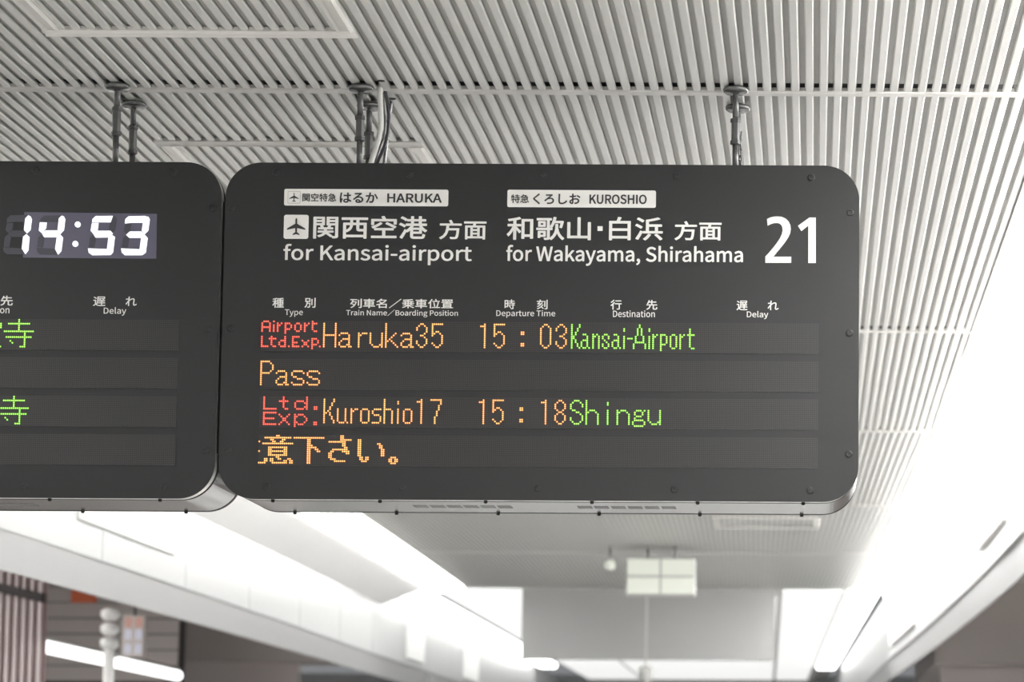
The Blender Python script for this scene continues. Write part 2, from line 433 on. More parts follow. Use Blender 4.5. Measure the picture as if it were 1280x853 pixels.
wall_board(FR, -1, 15.6, 17.8, zb0, zb1, 'blank white board on the right fascia, nearest the camera')
wall_board(FR, -1, 25.0, 29.0, zb0 - .05, zb1, 'blank white board on the right fascia, farther one')

# ------------------------------------------------------------------ things in the blurred distance
Yb = 10.8 * H                                  # lamp box hanging from the far ceiling
a, b = at_y(783, 698, Yb), at_y(868, 744, Yb)
t = thing('lamp_box', 'white two-row lamp box hanging under the far ceiling', 'lamp', ((a.x + b.x) / 2, Yb, b.z))
c = Vector(t.location)
bm = bmesh.new(); box(bm, a.x, b.x, Yb, Yb + .25, b.z, a.z, c); obj('housing', bm, m_boxd, t)
zm = (a.z + b.z) / 2
for (z0, z1) in ((b.z + .01, zm - .012), (zm + .012, a.z - .01)):
    for (x0, x1) in ((a.x + .01, (a.x + b.x) / 2 - .01), ((a.x + b.x) / 2 + .01, b.x - .01)):
        bm = bmesh.new(); box(bm, x0, x1, Yb - .015, Yb, z0, z1, c); obj('lens', bm, m_box, t)
for sx in (.3, .7):
    bm = bmesh.new(); xx = a.x + (b.x - a.x) * sx; tube(bm, [Vector((xx, Yb + .12, a.z)) - c, Vector((xx, Yb + .12, ZC)) - c], .012); obj('hanger', bm, m_rod, t)
p = at_y(762, 706, Yb)
t = thing('spot_lamp', 'small round white lamp left of the hanging lamp box', 'lamp', p)
bm = bmesh.new(); lathe(bm, [(.02, .1), (.055, .08), (.065, .02), (.06, 0)], n=20, axis='y'); obj('head', bm, m_boxd, t, True)
bm = bmesh.new(); lathe(bm, [(.055, -.002), (.035, -.012), (.01, -.014)], n=20, axis='y'); obj('lens', bm, m_box, t, True)
bm = bmesh.new(); tube(bm, [(0, .05, .08), (0, .05, ZC - p.z)], .012); obj('stem', bm, m_rod, t)
p = at_y(807, 846, YE - .5)
t = thing('ceiling_camera', 'small grey hanging camera at the bottom centre in front of the grey bulkhead', 'camera', p)
bm = bmesh.new(); lathe(bm, [(.02, .12), (.075, .10), (.08, .0), (.06, -.06), (.02, -.08)], n=20); obj('dome', bm, m_boxd, t, True)
bm = bmesh.new(); tube(bm, [(0, 0, .1), (0, 0, ZC - p.z)], .012); obj('stem', bm, m_boxd, t)

# left track side: corrugated screen, tiled wall, tube lamps, signs
Yc = 8.6 * H
a, b = at_y(-60, 690, Yc), at_y(52, 900, Yc)
t = thing('corrugated_screen', 'pinkish corrugated metal screen at the bottom left corner', 'screen', (b.x, Yc, b.z))
n = 12
bm = bmesh.new(); box(bm, a.x, b.x, Yc + .03, Yc + .06, b.z, a.z + .6, t.location); obj('backing', bm, m_corr2, t)
wv = (b.x - a.x) / n
bm = bmesh.new(); hexa(bm, [(p, 0, 0) for p in (0, wv * .5)] + [(wv * .42, -.03, 0), (wv * .08, -.03, 0)],
                       [(p, 0, a.z + .6 - b.z) for p in (0, wv * .5)] + [(wv * .42, -.03, a.z + .6 - b.z), (wv * .08, -.03, a.z + .6 - b.z)])
rb = obj('rib', bm, m_corr, t); rb.location = (a.x - b.x, .03, 0)
for i in range(1, n): dup(rb, t, (a.x - b.x + wv * i, .03, 0))
q0, q1 = at_y(-60, 715, Yc - .1), at_y(54, 742, Yc - .1)
bm = bmesh.new(); hexa(bm, [(q0.x - b.x, -.16, q0.z - b.z), (q0.x - b.x, -.16, q0.z - .07 - b.z), (q0.x - b.x, -.04, q0.z - .07 - b.z), (q0.x - b.x, -.04, q0.z - b.z)],
                       [(q1.x - b.x, -.16, q1.z - b.z), (q1.x - b.x, -.16, q1.z - .07 - b.z), (q1.x - b.x, -.04, q1.z - .07 - b.z), (q1.x - b.x, -.04, q1.z - b.z)])
obj('top_rail', bm, m_dark, t)

Yt = 12.4 * H
a, b = at_y(30, 690, Yt), at_y(222, 852, Yt)
t = thing('tiled_pier', 'brown pier of wide horizontal boards behind the white tube lamps', 'pier', (b.x, Yt, b.z - 1.5))
zz = b.z
bm = bmesh.new(); box(bm, a.x, b.x, Yt, Yt + .3, b.z - 1.5, ZC, t.location); obj('core', bm, m_dark, t)
pw, ph = (b.x - a.x), 0.17
k = 0; first = None
while zz + ph < ZC + .05:
    if first is None:
        bm = bmesh.new(); box(bm, a.x, b.x, Yt - .02, Yt, zz, zz + ph - .012, (b.x, Yt, zz)); first = obj('plank', bm, m_brown, t); first.location = (0, 0, zz - b.z + 1.5)
    else: dup(first, t, (0, 0, zz - b.z + 1.5))
    zz += ph
p0, p1 = at_z(48, 807, EYE + .5 * H), at_z(222, 845, EYE + .5 * H)
t = thing('tube_lamp', 'slanting white fluorescent tube lamps over the left track', 'lamp', p0)
d = p1 - p0
for (f0, f1) in ((0.0, .44), (.49, 1.0)):
    bm = bmesh.new(); tube(bm, [d * f0, d * f1], .055, 12); obj('tube', bm, m_tube, t)
bm = bmesh.new(); tube(bm, [d * 0 + Vector((0, 0, .06)), d + Vector((0, 0, .06))], .03, 8); obj('housing', bm, m_boxd, t)
Yp = 9.4 * H
p0, p1 = at_y(134, 758, Yp), at_y(134, 900, Yp)
t = thing('signal_post', 'white post with a stepped lamp head in front of the brown pier', 'post', p1)
bm = bmesh.new(); lathe(bm, [(.045, 0), (.045, p0.z - p1.z - .35)], n=14); obj('post', bm, m_cove, t, True)
for k in range(3):
    bm = bmesh.new(); lathe(bm, [(.04, 0), (.075, .03), (.075, .08), (.04, .10)], c=(0, 0, p0.z - p1.z - .36 + k * .12), n=14); obj('lamp_head', bm, m_cove, t, True)
p0 = at_y(166, 797, Yp + 2.5)
t = thing('hanging_display', 'small dark display with stacked pale figures beside the white post', 'display', p0)
bm = bmesh.new(); box(bm, -.10, .10, 0, .12, -.18, .20); obj('housing', bm, m_brown, t)
m_disp = mat('display_figures', (0, 0, 0), .5, emit=(.75, .8, 1.0), es=.8); m_disr = mat('display_red', (0, 0, 0), .5, emit=(.9, .35, .25), es=.6)
for k, (zz, mm) in enumerate(((.13, m_disr), (.02, m_disp), (-.11, m_disp))):
    for x in (-.065, .03):
        bm = bmesh.new()
        for q in ((0, .045, .036, .045), (0, .045, 0, .009), (0, .045, -.036, -.027), (0, .009, -.027, .036), (.036, .045, -.027, .036)):
            box(bm, x + q[0], x + q[1], -.008, 0, zz + q[2], zz + q[3])
        obj('figure', bm, mm, t)
bm = bmesh.new(); tube(bm, [(0, .06, .2), (0, .06, ZC + .1 - p0.z)], .015); obj('stem', bm, m_rod, t)
p0 = at_y(97, 740, Yt - .3)
t = tag(obj('orange_sign', (lambda b_: (box(b_, -.13, .13, 0, .05, -.10, .10), b_)[1])(bmesh.new()), m_orange), 'small orange sign on the brown pier', 'sign')
t.location = p0
t.location.y = Yt - .08

# ------------------------------------------------------------------ departure boards
YF = 7.948                                    # front face of both boards
def S(x, y):                                  # point of the board face seen at x, y
    p = at_y(x, y, YF); return (p.x, p.z)
W, HH = 2.0, 1.0697
RX0, RX1 = -1.8648, 0.1352
ZT = EYE + 1.94645; ZB0 = ZT - HH
LX1 = RX0 - 0.0125; LX0 = LX1 - W
LED_P = (S(867.4, 436.3)[0] - S(327.6, 433.8)[0]) / 223.0
m_led = led_panel_mat(LED_P)

FONTDIR = bpy.utils.system_resource('DATAFILES', path='fonts')
def font(fn):
    try: return bpy.data.fonts.load(os.path.join(FONTDIR, fn))
    except Exception: return None
F_CJK = font('Noto Sans CJK Regular.woff2')

def text(body, bb, m, parent, base, bold=0.014, name='lettering', depth=0.0012):
    """bb: x0, x1, top, bottom of the lettering on the board face"""
    c = bpy.data.curves.new(name, 'FONT'); c.body = body
    if F_CJK: c.font = F_CJK
    c.size = 1.0; c.resolution_u = 4
    o = bpy.data.objects.new(name, c); COL.objects.link(o)
    dg = bpy.context.evaluated_depsgraph_get()
    me = bpy.data.meshes.new_from_object(o.evaluated_get(dg))
    bpy.data.objects.remove(o); bpy.data.curves.remove(c)
    xs = [v.co.x for v in me.vertices]; ys = [v.co.y for v in me.vertices]
    ax, bx, ay, by = min(xs), max(xs), min(ys), max(ys)
    p0, p1 = S(bb[0], bb[2]), S(bb[1], bb[3])
    bw = bold * (by - ay) * (1.0 if ord(body[0]) > 255 else 1.25)       # stroke weight, added on every side
    src = [(v.co.x, v.co.y) for v in me.vertices]; faces = [tuple(p.vertices) for p in me.polygons]
    V, F = [], []
    for k in range(9):
        dx, dy = (0, 0) if k == 8 else (math.cos(k * math.pi / 4) * bw, math.sin(k * math.pi / 4) * bw)
        n0 = len(V)
        for x, y in src:
            u, w = (x + dx - ax + bw) / (bx - ax + 2 * bw), (y + dy - ay + bw) / (by - ay + 2 * bw)
            V.append((p0[0] + u * (p1[0] - p0[0]) - base.x, -depth + YF - base.y - k * 1e-5, p1[1] + w * (p0[1] - p1[1]) - base.z))
        F += [tuple(n0 + i for i in f) for f in faces]
    bpy.data.meshes.remove(me)
    me = bpy.data.meshes.new(name); me.from_pydata(V, [], F); me.materials.append(m)
    o = bpy.data.objects.new(name, me); COL.objects.link(o); o.parent = parent
    return o

def plate(pts, m, parent, base, d0, d1, name):
    bm = bmesh.new(); prism(bm, [(x - base.x, z - base.z) for x, z in pts], YF - d1 - base.y, YF - d0 - base.y)
    return obj(name, bm, m, parent)

def badge(bb, r, base, parent, name, m, d=0.0010):
    a, b = S(bb[0], bb[2]), S(bb[1], bb[3])
    return plate(rrect(a[0], b[0], b[1], a[1], r, 6), m, parent, base, 0, d, name)

PLANE = [(0, 1), (.07, .93), (.09, .80), (.09, .35), (.95, -.18), (1.0, -.36), (.11, -.16), (.09, -.62), (.36, -.84), (.36, -.97), (0, -.86)]
def plane_icon(bb, base, parent, m, d=0.0022):
    a, b = S(bb[0], bb[2]), S(bb[1], bb[3])
    cx, cz = (a[0] + b[0]) / 2, (a[1] + b[1]) / 2; w, h = (b[0] - a[0]) / 2, (a[1] - b[1]) / 2
    pts = [(x, z) for x, z in PLANE] + [(-x, z) for x, z in PLANE[-2:0:-1]]
    return plate([(cx + x * w, cz + z * h) for x, z in pts], m, parent, base, 0.0, d, 'airplane_symbol')

def build_board(x0, x1, label, bolts, slots, screws):
    base = Vector(((x0 + x1) / 2, YF + 0.2, ZB0))
    t = thing('departure_board', label, 'departure board', base, group='departure boards')
    def ring(name, ins, y0, y1, m, r=0.112, sm=False):
        bm = bmesh.new(); prism(bm, [(x - base.x, z - base.z) for x, z in rrect(x0 + ins, x1 - ins, ZB0 + ins, ZT - ins, r - ins, 14)], y0 - base.y, y1 - base.y)
        o = obj(name, bm, m, t)
        return o
    ring('face_plate', 0, YF, YF + .006, m_black)
    ring('front_lip', .0012, YF + .006, YF + .042, m_lip)
    ring('seal', .007, YF + .042, YF + .062, m_groove)
    body = ring('case', .001, YF + .062, YF + .375, m_case)
    ring('rear_lip', .004, YF + .375, YF + .385, m_groove)
    ring('rear_plate', .0, YF + .385, YF + .400, m_black)
    # button-head bolts round the face
    bm = bmesh.new(); lathe(bm, [(.0120, 0), (.0120, -.0022), (.0105, -.0036), (.0062, -.0042), (.0052, -.0026)], n=20, axis='y')
    first = None
    for (px, py) in bolts:
        X, Z = S(px, py); loc = (X - base.x, YF - base.y, Z - base.z)
        if first is None: first = obj('bolt', bm, m_black, t); first.location = loc
        else: dup(first, t, loc)
    # ventilation slots in the underside
    first = None
    for px in slots:
        X = at_y(px, 636, YF + .2).x
        if first is None:
            bm = bmesh.new(); box(bm, -.0225, .0225, -.036, .036, -.0006, .001)
            first = obj('vent_slot', bm, m_slot, body)
            first.location = (X - base.x, .005, .001)
        else: dup(first, body, (X - base.x, .005, .001))
    first = None
    for (px, yy) in screws:
        X = at_y(px, 628, yy).x
        loc = (X - base.x, yy - base.y, .001)
        if first is None:
            bm = bmesh.new(); lathe(bm, [(.006, 0), (.006, -.007), (.003, -.009)], n=10)
            first = obj('screw', bm, m_groove, t); first.location = loc
        else: dup(first, t, loc)
    return t, base

RB = [(345, 215), (512, 217.5), (679, 218.5), (846, 220), (1014, 222), (333, 609), (503, 610), (672.5, 611), (843, 612), (1012.5, 613.5),
      (290.5, 260.5), (288.5, 411), (284.5, 563), (1062.5, 266), (1062, 416.5), (1061, 568)]
slots_r = [526 + 21 * i for i in range(6)] + [731 + 21 * i for i in range(6)]
sc_r = [(341, YF + .024), (475, YF + .024), (607, YF + .024), (740, YF + .024), (872, YF + .024), (1004, YF + .024),
        (369, YF + .38), (496, YF + .38), (623, YF + .38), (749, YF + .38), (875, YF + .38), (1002, YF + .38)]
board, rb0 = build_board(RX0, RX1, 'black departure board with platform number 21 and four rows of lit train text', RB, slots_r, sc_r)
LB = [(44.5, 212.7), (216.8, 215.3), (264.8, 260.8), (261.3, 411.9), (256.5, 563.5), (205, 609), (30.3, 609)]
board2, lb0 = build_board(LX0, LX1, 'black departure board with a white 14:53 clock, cut off at the left edge', LB, [-27, -6, 15, 36],
                          [(62, YF + .024), (200, YF + .024), (104, YF + .38), (233, YF + .38)])

gz0, gz1 = S(276, 250)[1], S(271, 566)[1]
bm = bmesh.new(); box(bm, LX1 - .004, RX0 - .001, YF + .03, YF + .36, gz1, gz0, lb0); obj('gap_filler', bm, m_groove, board2)  # added black box, keeps the gap between the boards dark
# --- printed lettering, right board
ONE = [(765, 130), (850, 130), (850, 735), (750, 735), (750, 237), (658, 310), (613, 240)]
TWO = [(200, 150), (240, 130), (290, 118), (345, 115), (400, 122), (450, 145), (490, 185), (512, 235), (517, 285), (508, 340), (480, 400), (440, 460), (380, 535),
       (330, 595), (285, 652), (523, 652), (523, 733), (178, 733), (178, 650), (220, 605), (280, 535), (330, 470), (370, 410), (398, 350), (408, 300), (405, 260),
       (390, 228), (365, 208), (335, 202), (300, 203), (255, 215), (208, 238)]
T = lambda s, x0, x1, y0, y1, m=m_white, b=0.006, **k: text(s, (x0, x1, y0, y1), m, board, rb0, b, **k)
badge((355.6, 560.2, 236.2, 258.2), .006, rb0, board, 'badge', m_white)
badge((360.0, 375.4, 239.3, 254.6), .003, rb0, board, 'symbol_outline', m_outline, .0014)
badge((360.5, 374.9, 239.8, 254.1), .0028, rb0, board, 'symbol_ground', m_white, .0018)
plane_icon((361.8, 373.6, 241.2, 252.8), rb0, board, m_ink)
D = dict(depth=.0020)
T('関空特急', 378.2, 420.4, 241.8, 252.4, m_ink, .020, **D)
T('はるか', 425.0, 472.6, 240.6, 254.2, m_ink, .030, **D)
T('HARUKA', 484.2, 552.3, 242.0, 254.0, m_ink, .028, **D)
badge((355.2, 385.3, 268.7, 298.8), .007, rb0, board, 'symbol_ground', m_white)
plane_icon((359.0, 381.8, 272.8, 294.6), rb0, board, m_ink)
T('関西空港', 392.0, 534.0, 269.6, 299.3, b=.018)
T('方面', 549.3, 607.9, 275.0, 299.7, b=.018)
T('for Kansai-airport', 354.6, 589.6, 305.0, 332.0, b=.011)
badge((634.4, 819.8, 237.4, 260.0), .006, rb0, board, 'badge', m_white)
T('特急', 638.9, 661.3, 243.2, 254.2, m_ink, .020, **D)
T('くろしお', 666.4, 725.5, 242.0, 256.0, m_ink, .030, **D)
T('KUROSHIO', 736.9, 808.4, 243.2, 255.6, m_ink, .028, **D)
T('和歌山', 633.8, 738.5, 271.0, 300.8, b=.018)
badge((747.0, 753.2, 283.0, 288.8), .0005, rb0, board, 'lettering', m_white)
T('白浜', 761.5, 828.4, 271.3, 301.0, b=.018)
T('方面', 843.3, 901.9, 276.6, 301.0, b=.018)
T('for Wakayama, Shirahama', 633.0, 928.7, 306.3, 333.6, b=.013)
plate([S(940 + x / 10.66, 260 + y / 10.66) for x, y in TWO], m_white, board, rb0, 0, .0012, 'lettering')
plate([S(940 + x / 10.66, 260 + y / 10.66) for x, y in ONE], m_white, board, rb0, 0, .0012, 'lettering')
y0, y1 = 372.6, 385.0
T('種', 340.8, 354.7, y0, y1, b=.013); T('別', 380.9, 394.4, y0, y1, b=.013); T('Type', 356.2, 378.6, 387.0, 396.4)
T('列車名／乗車位置', 437.9, 566.4, 373.5, 386.0, b=.013); T('Train Name／Boarding Position', 432.8, 572.4, 386.9, 397.2)
T('時', 630.9, 643.7, 374.6, 386.8, b=.013); T('刻', 671.2, 684.4, 374.8, 387.0, b=.013); T('Departure Time', 620.5, 694.1, 387.8, 397.8)
T('行', 763.3, 777.0, 375.0, 387.4, b=.013); T('先', 807.9, 821.6, 375.2, 387.6, b=.013); T('Destination', 766.3, 818.6, 388.2, 396.9)
T('遅', 920.7, 934.4, 376.0, 388.2, b=.013); T('れ', 959.6, 973.2, 376.2, 388.0, b=.013); T('Delay', 933.6, 960.3, 389.0, 399.2)
# --- printed lettering, left board
T2 = lambda s, x0, x1, y0, y1, b=0.006: text(s, (x0, x1, y0, y1), m_white, board2, lb0, b)
T2('行', -47, -32.5, 369.6, 382.2, .013); T2('先', 1.0, 16.0, 369.8, 382.4, .013); T2('Destination', -44.0, 11.8, 382.8, 392.0)
T2('遅', 116.7, 131.8, 370.9, 383.0, .013); T2('れ', 157.3, 170.9, 371.1, 382.8, .013); T2('Delay', 129.9, 157.8, 384.3, 394.8)

# --- dot-matrix rows.  A glyph is a list of (row, first column, last column) runs
def rn(s):
    out = []
    for part in s.split():
        r, cs = part.split(':')
        rows = r.split('-'); rows = range(int(rows[0]), int(rows[-1]) + 1)
        for c in cs.split(','):
            q = c.split('_'); 
            for rr in rows: out += [(rr, cc) for cc in range(int(q[0]), int(q[-1]) + 1)]
    return out
G_A = '6:1_4 7:0 7-13:5 9:2_4 10:1 11-12:0 12:4 13:1_3 13:5_6'
G_3 = '1:2_3 2:1,4 3-5:5 3-4:0 6:4 7:2_3 8:4 9-11:5 10-11:0 12:1,4 13:2_3'
G_5 = '1:0_5 1-7:0 5:2_3 6:1,4 7-11:5 11:0 12:1,4 13:2_3'
G_1 = '1-13:3 2:1_2'
G_7 = '1:0_5 2-3:5 4-6:4 7-9:3 10-13:2'
G_S = '6:1_5 7:0,6 8:0 9:1_2 10:3_5 11:6 12:0,6 13:1_5'
G_0 = '1:2_3 2:1,4 3-11:0,5 12:1,4 13:2_3'
G_8 = '1:2_3 2:1,4 3-5:0,5 6:1,4 7:2_3 8:1,4 9-11:0,5 12:1,4 13:2_3'
G_C = '5-6:6_7 11-12:6_7'
g_a = '6:1_2 7-12:3 9:1_2 10-12:0 13:1_2 13:4'
TXT = {
 (0, 'red'): [(0, '0:1_3 1-5:0,4 3:1_3 0:6 2-5:6 1-5:8 2:9 1:10 1-6:12 1:13_14 2-3:15 4:13_14 2-4:17 1:18_19 2-4:20 5:18_19 1-5:22 2:23 1:24 0-4:26 1:27_28 5:27_28'),
              (0, '8-13:0 13:1_3 8-12:5 9:4_7 13:6_7 8-13:12 10:10_11 11-12:9 13:10_11 13:14 8-13:16 8:17_19 11:17_18 13:17_19 10:21,24 11-12:22_23 13:21,24 9-14:26 9:27_28 10-11:29 12:27_28 13:30')],
 (0, 'amber'): [(32, '1-13:0,6 7:1_5'), (40, G_A), (50, '6-13:0 7:1 6:2_4'), (56, '6-11:0 12:1 13:2_4 12:5 6-13:6'),
                (64, '1-13:0 6:5 7:4 8:3 9:2 10:1,3 11:4 12:5 13:6'), (72, G_A), (80, G_3), (88, G_5),
                (112, G_1), (120, G_5), (128, G_C), (144, G_0), (152, G_3)],
 (0, 'green'): [(160, '1-13:0 1-2:4 3-4:3 5-6:2 7-8:1 9-10:2 11-12:3 13:4'), (165, g_a), (171, '6-13:0 7:1 6:2 7-13:3'),
                (176, '6:1_2 7-8:0,3 9:1 10:2 11-12:0,3 13:1_2'), (181, g_a), (187, '3-4:0 7-13:0'), (189, '8:0_2'),
                (192, '1-2:3 3-6:2,4 7-10:1,5 10:2_4 11-13:0,6'), (200, '3-4:0 7-13:0'), (202, '6-13:0 7:1 6:2'),
                (206, '6-14:0 6:1_2 7-10:3 11:1_2'), (211, '7-12:0,3 6:1_2 13:1_2'), (216, '6-13:0 7:1 6:2'), (220, '3-12:1 6:0,2,3 13:2_3')],
 (1, 'amber'): [(0, '1-13:0 1:1_4 2:5 3-5:6 6:5 7:1_4'), (8, G_A), (16, G_S), (24, G_S)],
 (2, 'red'): [(0, '0-6:2 6:3_8 0-5:12 2:10_14 6:13_14 0-6:24 2:19_22 3-5:18 3:23 5:23 6:19_22 5-6:28_29'),
              (0, '8-14:2 8:3_8 11:3_7 14:3_8 9:10,15 10:11,14 11-12:12_13 13:11,14 14:10,15 9-15:18 9:20_22 10:19,23 11-12:24 13:19,23 14:20_22 13-14:28_29')],
 (2, 'amber'): [(33, '1-13:0 1-2:5 3-4:4 5-6:3 7:2 8:1 8-9:3 10-11:4 12-13:5'), (40, '6-12:0,4 13:1_3 13:5'), (47, '6-13:0 7:1 6:2_3'),
                (52, '7-12:0,4 6:1_3 13:1_3'), (58, '6:1_4 7-8:0 9:1_3 10-12:4 13:0_3'), (64, '1-13:0 6:1_3 7-13:4'), (71, '2-3:0 6-13:0'),
                (74, '7-12:0,4 6:1_3 13:1_3'), (80, G_1), (88, G_7), (112, G_1), (120, G_5), (128, G_C), (144, G_1), (152, G_8)],
 (2, 'green'): [(160, '1:2_4 2:1,5 3-4:0,6 5:0 6:1_2 7:3_4 8:5 9-11:6 10-11:0 12:1,5 13:2_4'), (168, '1-13:0 7:1,5 6:2_4 8-13:6'),
                (179, '2-3:0 6-13:0'), (184, '6-13:0 7:1,5 6:2_4 8-13:6'), (192, '6:2_4 6:6 7-8:1,5 9:2_4 10:1 11:1_5 12-13:0,6 14:1_5'),
                (200, '6-11:0 12:1,5 13:2_4 6-13:6')],
 (3, 'amber'): [(0, '3:0 8:0 0:9_10 1:3_16 2:6_7,12_13 3:7_8,11_12 4:2_17 6:5_14 7:5_6,13_14 8:5_14 9:5_6,13_14 10:5_14 11:9_10 12:3_4,6_7,10_11,15_16 13:3_4,6_7,13_14,16_17 14:0_3,7_14,16_17'),
                (0, '1:18_33 2-14:25_26 5:27 6:27_29 7:29_30 8:30_31'),
                (0, '0-1:42_43 2:42_47 3:36_44 4-5:43_44 6:44_45 7:38_45 8:37_38,43_46 9:36_37,45_46 10-11:36_37 12:37_39 13:39_44'),
                (0, '2-10:51_52 11-12:52_53,55_56 13:53_55 4:61_62 5-6:62_63 7-10:63_64 11:68_70 12-13:67_68,70_71 14:68_70')]}

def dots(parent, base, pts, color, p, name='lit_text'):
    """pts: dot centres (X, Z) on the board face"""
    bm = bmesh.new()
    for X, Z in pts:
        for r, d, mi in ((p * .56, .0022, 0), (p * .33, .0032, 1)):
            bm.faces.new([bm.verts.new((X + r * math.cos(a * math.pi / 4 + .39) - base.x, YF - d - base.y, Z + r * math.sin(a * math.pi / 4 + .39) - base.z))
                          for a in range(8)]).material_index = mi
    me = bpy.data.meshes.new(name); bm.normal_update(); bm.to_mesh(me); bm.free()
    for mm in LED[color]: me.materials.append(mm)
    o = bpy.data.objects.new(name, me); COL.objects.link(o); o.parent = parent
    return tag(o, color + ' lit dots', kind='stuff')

LX = (S(327.7, 402.1)[0] + S(327.0, 449.8)[0] + S(325.9, 497.0)[0] + S(324.9, 545.3)[0]) / 4
rowz = [S(327.7, 402.1)[1], S(327.0, 449.8)[1], S(325.9, 496.9)[1], S(324.9, 545.0)[1]]
P_ = LED_P
rp = []
for i, z in enumerate(rowz):
    loc = Vector((LX - P_ * .5, YF, z + P_ * .5))     # panel origin: corner of dot (0, 0)
    bm = bmesh.new(); box(bm, 0, P_ * 288, -.0012, 0, -P_ * 16, 0)
    o = obj('led_row', bm, m_led, board); o.location = loc - rb0; rp.append(o)
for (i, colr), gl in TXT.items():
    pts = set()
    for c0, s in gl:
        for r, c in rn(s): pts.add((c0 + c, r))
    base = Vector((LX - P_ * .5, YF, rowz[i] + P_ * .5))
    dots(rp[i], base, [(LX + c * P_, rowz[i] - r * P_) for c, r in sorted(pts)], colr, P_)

# left board rows: only their right ends are in view
rx = S(223.8, 405)[0]
rz = [S(120, 400.7)[1], S(120, 448.3)[1], S(120, 496.4)[1], S(120, 544.2)[1]]
lp = []
for i, z in enumerate(rz):
    loc = Vector((rx - P_ * 288, YF, z + P_ * .5))
    bm = bmesh.new(); box(bm, 0, P_ * 288, -.0012, 0, -P_ * 16, 0)
    o = obj('led_row', bm, m_led, board2); o.location = loc - lb0; lp.append((o, loc))
TERA = '0:7 1:7 2:2_12 3-5:7 6:0_14 7-8:10 9:1_13 10-13:10 11:3 12:4 14:8_10'
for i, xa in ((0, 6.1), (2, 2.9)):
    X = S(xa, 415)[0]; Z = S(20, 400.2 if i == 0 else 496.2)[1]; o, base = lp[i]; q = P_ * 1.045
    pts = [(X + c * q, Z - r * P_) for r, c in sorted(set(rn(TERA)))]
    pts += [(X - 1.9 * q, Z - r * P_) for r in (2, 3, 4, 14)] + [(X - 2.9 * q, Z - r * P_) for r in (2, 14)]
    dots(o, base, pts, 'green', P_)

# --- clock on the left board
def SC6(x, y): return S(x / 6.4, 255 + y / 6.4)
cw = [SC6(195, 66), SC6(1256, 80), SC6(1250, 438), SC6(185, 430)]
clock = plate(cw, m_clock, board2, lb0, 0, .0010, 'clock_window')
segs = {
 'T': [(1000, 158), (1003, 125), (1030, 100), (1165, 97), (1166, 104), (1143, 152), (1055, 152)],
 'UR': [(1168, 101), (1188, 104), (1200, 125), (1188, 215), (1160, 243), (1135, 215), (1145, 152)],
 'M': [(1010, 248), (1040, 222), (1135, 222), (1160, 246), (1130, 273), (1035, 273)],
 'LR': [(1162, 250), (1183, 275), (1168, 390), (1140, 412), (1118, 365), (1130, 272)],
 'B': [(970, 357), (1118, 364), (1138, 412), (1000, 412), (975, 390)],
 'UL': [(1002, 164), (1052, 160), (1046, 212), (1012, 242), (990, 217)],
 'LL': [(1010, 252), (1036, 276), (1022, 356), (975, 352), (984, 275)]}
def shift(p, dx, dy): return [(x + dx, y + dy) for x, y in p]
lit = [[(228, 92), (246, 102), (257, 125), (246, 210), (218, 237), (193, 210), (203, 118)], [(213, 242), (238, 268), (229, 372), (205, 404), (176, 360), (186, 264)],
       [(320, 148), (376, 150), (371, 195), (338, 237), (312, 215)], [(338, 240), (366, 213), (460, 213), (487, 241), (455, 268), (355, 268)],
       [(495, 95), (513, 102), (524, 125), (514, 210), (488, 239), (462, 210), (472, 118)], [(485, 247), (506, 270), (493, 378), (466, 408), (442, 362), (455, 270)],
       [(738, 148), (741, 122), (768, 98), (905, 97), (886, 149)], [(737, 153), (790, 153), (783, 212), (749, 243), (726, 215)],
       [(750, 246), (780, 216), (885, 216), (905, 238), (880, 270), (765, 271)], [(894, 246), (921, 266), (906, 388), (887, 411), (857, 362), (868, 272)],
       [(705, 357), (855, 362), (884, 411), (740, 412), (711, 392)],
       segs['T'], segs['UR'], segs['M'], segs['LR'], segs['B']]
lit += [[(cx + 24 * math.cos(a * math.pi / 8), cy + 24 * math.sin(a * math.pi / 8)) for a in range(16)] for cx, cy in ((623, 166), (604, 321))]
offs = [shift(segs[k], -945, -8) for k in ('T', 'UL', 'M', 'LL', 'B')] + [shift(segs[k], -677, -5) for k in ('T', 'LL', 'B')] + \
       [shift(segs[k], -264, -3) for k in ('UR', 'LL')] + [segs['UL'], segs['LL']]
for pg in offs:
    plate([SC6(*q) for q in pg], m_segoff, clock, Vector(lb0), .001, .0016, 'unlit_segment').location = (0, 0, 0)
for pg in lit:
    plate([SC6(*q) for q in pg], m_seg, clock, Vector(lb0), .001, .0026, 'lit_segment')

# ------------------------------------------------------------------ hanger rods
def rod(X, Y, label, nut_top, nut_bot, zbot, lean=0.0):
    t = thing('hanger_rod', label, 'hanger rod', (X, Y, zbot), group='rods holding the departure boards')
    Ht = ZC - zbot
    bm = bmesh.new(); lathe(bm, [(.0095, .0005), (.0095, nut_bot - zbot)], n=16); obj('lower_tube', bm, m_rod, t, True)
    bm = bmesh.new(); lathe(bm, [(.0098, nut_top - zbot), (.0098, Ht + .012)], n=16); obj('upper_tube', bm, m_rod, t, True)
    bm = bmesh.new(); lathe(bm, [(.0125, nut_bot - zbot), (.0132, nut_bot - zbot + .004), (.0132, nut_top - zbot - .004), (.0125, nut_top - zbot)], n=6); obj('coupling', bm, m_rod, t)
    for z in (nut_top - zbot - .004, nut_bot - zbot - .010):
        bm = bmesh.new(); lathe(bm, [(.0145, z), (.0165, z + .002), (.0165, z + .013), (.0145, z + .015)], n=6); obj('nut', bm, m_nut, t)
    bm = bmesh.new(); lathe(bm, [(.012, Ht - .024), (.017, Ht - .021), (.033, Ht - .020), (.040, Ht - .015), (.0415, Ht - .008), (.038, Ht - .003), (.030, Ht)], n=28); obj('flange', bm, m_flange, t, True)
    return t
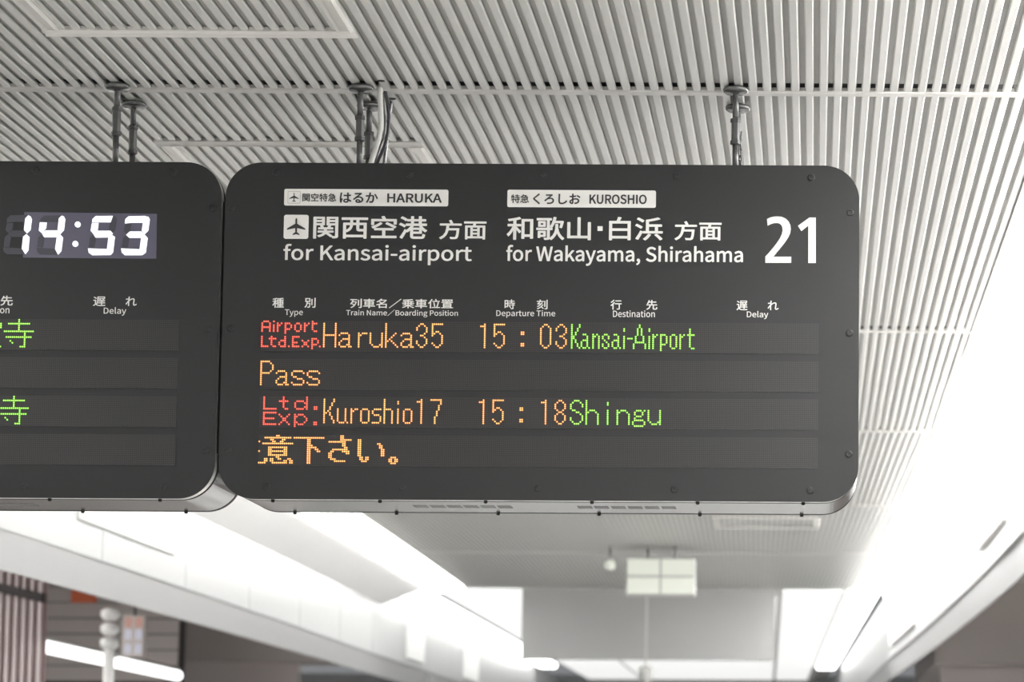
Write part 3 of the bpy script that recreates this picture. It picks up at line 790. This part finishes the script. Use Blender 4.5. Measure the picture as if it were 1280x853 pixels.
def zy(y, Y, x=500): return at_y(x, y, Y).z
Ya, Yr = 3.618 * H, 3.716 * H
ZR = ZT
specs = [(-1.0085 * H, Ya, 140, 168, 'front hanger rod of the clock board, at the far left'),
         (-1.0110 * H, Yr, 163, 191, 'rear hanger rod of the clock board, just right of its front rod'),
         (-0.6580 * H, Ya, 149, 173, 'front hanger rod beside the bundle of cables'),
         (-0.6625 * H, Yr, 169, 196, 'rear hanger rod hidden partly behind the bundle of cables'),
         (-0.1173 * H, Ya, 150, 175, 'front hanger rod at the right end of the number 21 board'),
         (-0.1172 * H, Yr, 172, 196, 'rear hanger rod at the right end, mostly behind the front one')]
for X, Y, ya, yb, lab in specs:
    rod(X, Y, lab, zy(ya, Y), zy(yb, Y), ZR)

# safety wire beside the right rod
p = at_y(926.5, 164, Ya + .06)
t = thing('safety_wire', 'thin twisted wire with small clips beside the right hanger rods', 'wire', (p.x, p.y, ZT))
bm = bmesh.new(); tube(bm, [(0, 0, -.01), (.001, 0, .05), (-.002, 0, .1), (.001, 0, p.z - ZT)], .0022, 6); obj('wire', bm, m_cable, t)
for k in range(4):
    bm = bmesh.new(); lathe(bm, [(.002, 0), (.0045, .002), (.0045, .009), (.002, .011)], c=(0, 0, .012 + k * .025), n=8); obj('clip', bm, m_rod, t)

# cables beside the middle rods
def pth(pts, Y0, Y1):
    n = len(pts) - 1
    return smoothpts([at_y(x, y, Y0 + (Y1 - Y0) * i / n) for i, (x, y) in enumerate(pts)])
Yk = 3.632 * H
def cable(name, lab, pts, r, m, cat, Y0, Y1):
    P = pth(pts, Y0, Y1); base = P[-1].copy()
    bm = bmesh.new(); tube(bm, [q - base for q in P], r, 12)
    o = obj(name, bm, m, None, True); o.location = base
    return tag(o, lab, cat, 'cables feeding the number 21 board')
cable('conduit', 'pale grey flexible conduit curving down behind the middle hanger rods', [(476, 99), (475, 118), (476, 138), (476, 158), (472, 178), (466, 196), (461, 214)], .0085, m_conduit, 'conduit', Yk, Yk + .03)
cable('power_cable', 'black cable bowing outward right of the pale conduit', [(478, 100), (483, 122), (486, 145), (485, 165), (481, 182), (474, 198), (468, 212)], .0056, m_cable, 'cable', Yk + .022, Yk + .052)
cable('power_cable', 'thin grey cable between the pale conduit and the black cable', [(478, 100), (479, 125), (481, 150), (480, 168), (475, 184), (470, 200), (466, 212)], .0030, m_rod, 'cable', Yk + .035, Yk + .068)
cable('conduit', 'second grey conduit behind, rising to a separate ceiling hole', [(490, 124), (488, 138), (486, 152), (485, 168), (483, 185), (481, 200), (479, 214)], .0060, m_flange, 'conduit', Yr + .0, Yr + .02)
for (x, y, lab) in ((476.5, 101, 'dark cut-out'), (490.5, 123.5, 'dark cut-out')):
    q = at_z(x, y, ZC)
    bm = bmesh.new(); lathe(bm, [(.012, .0), (.012, -.0008)], n=14)
    o = obj('cable_hole', bm, m_groove, ceil); o.location = q
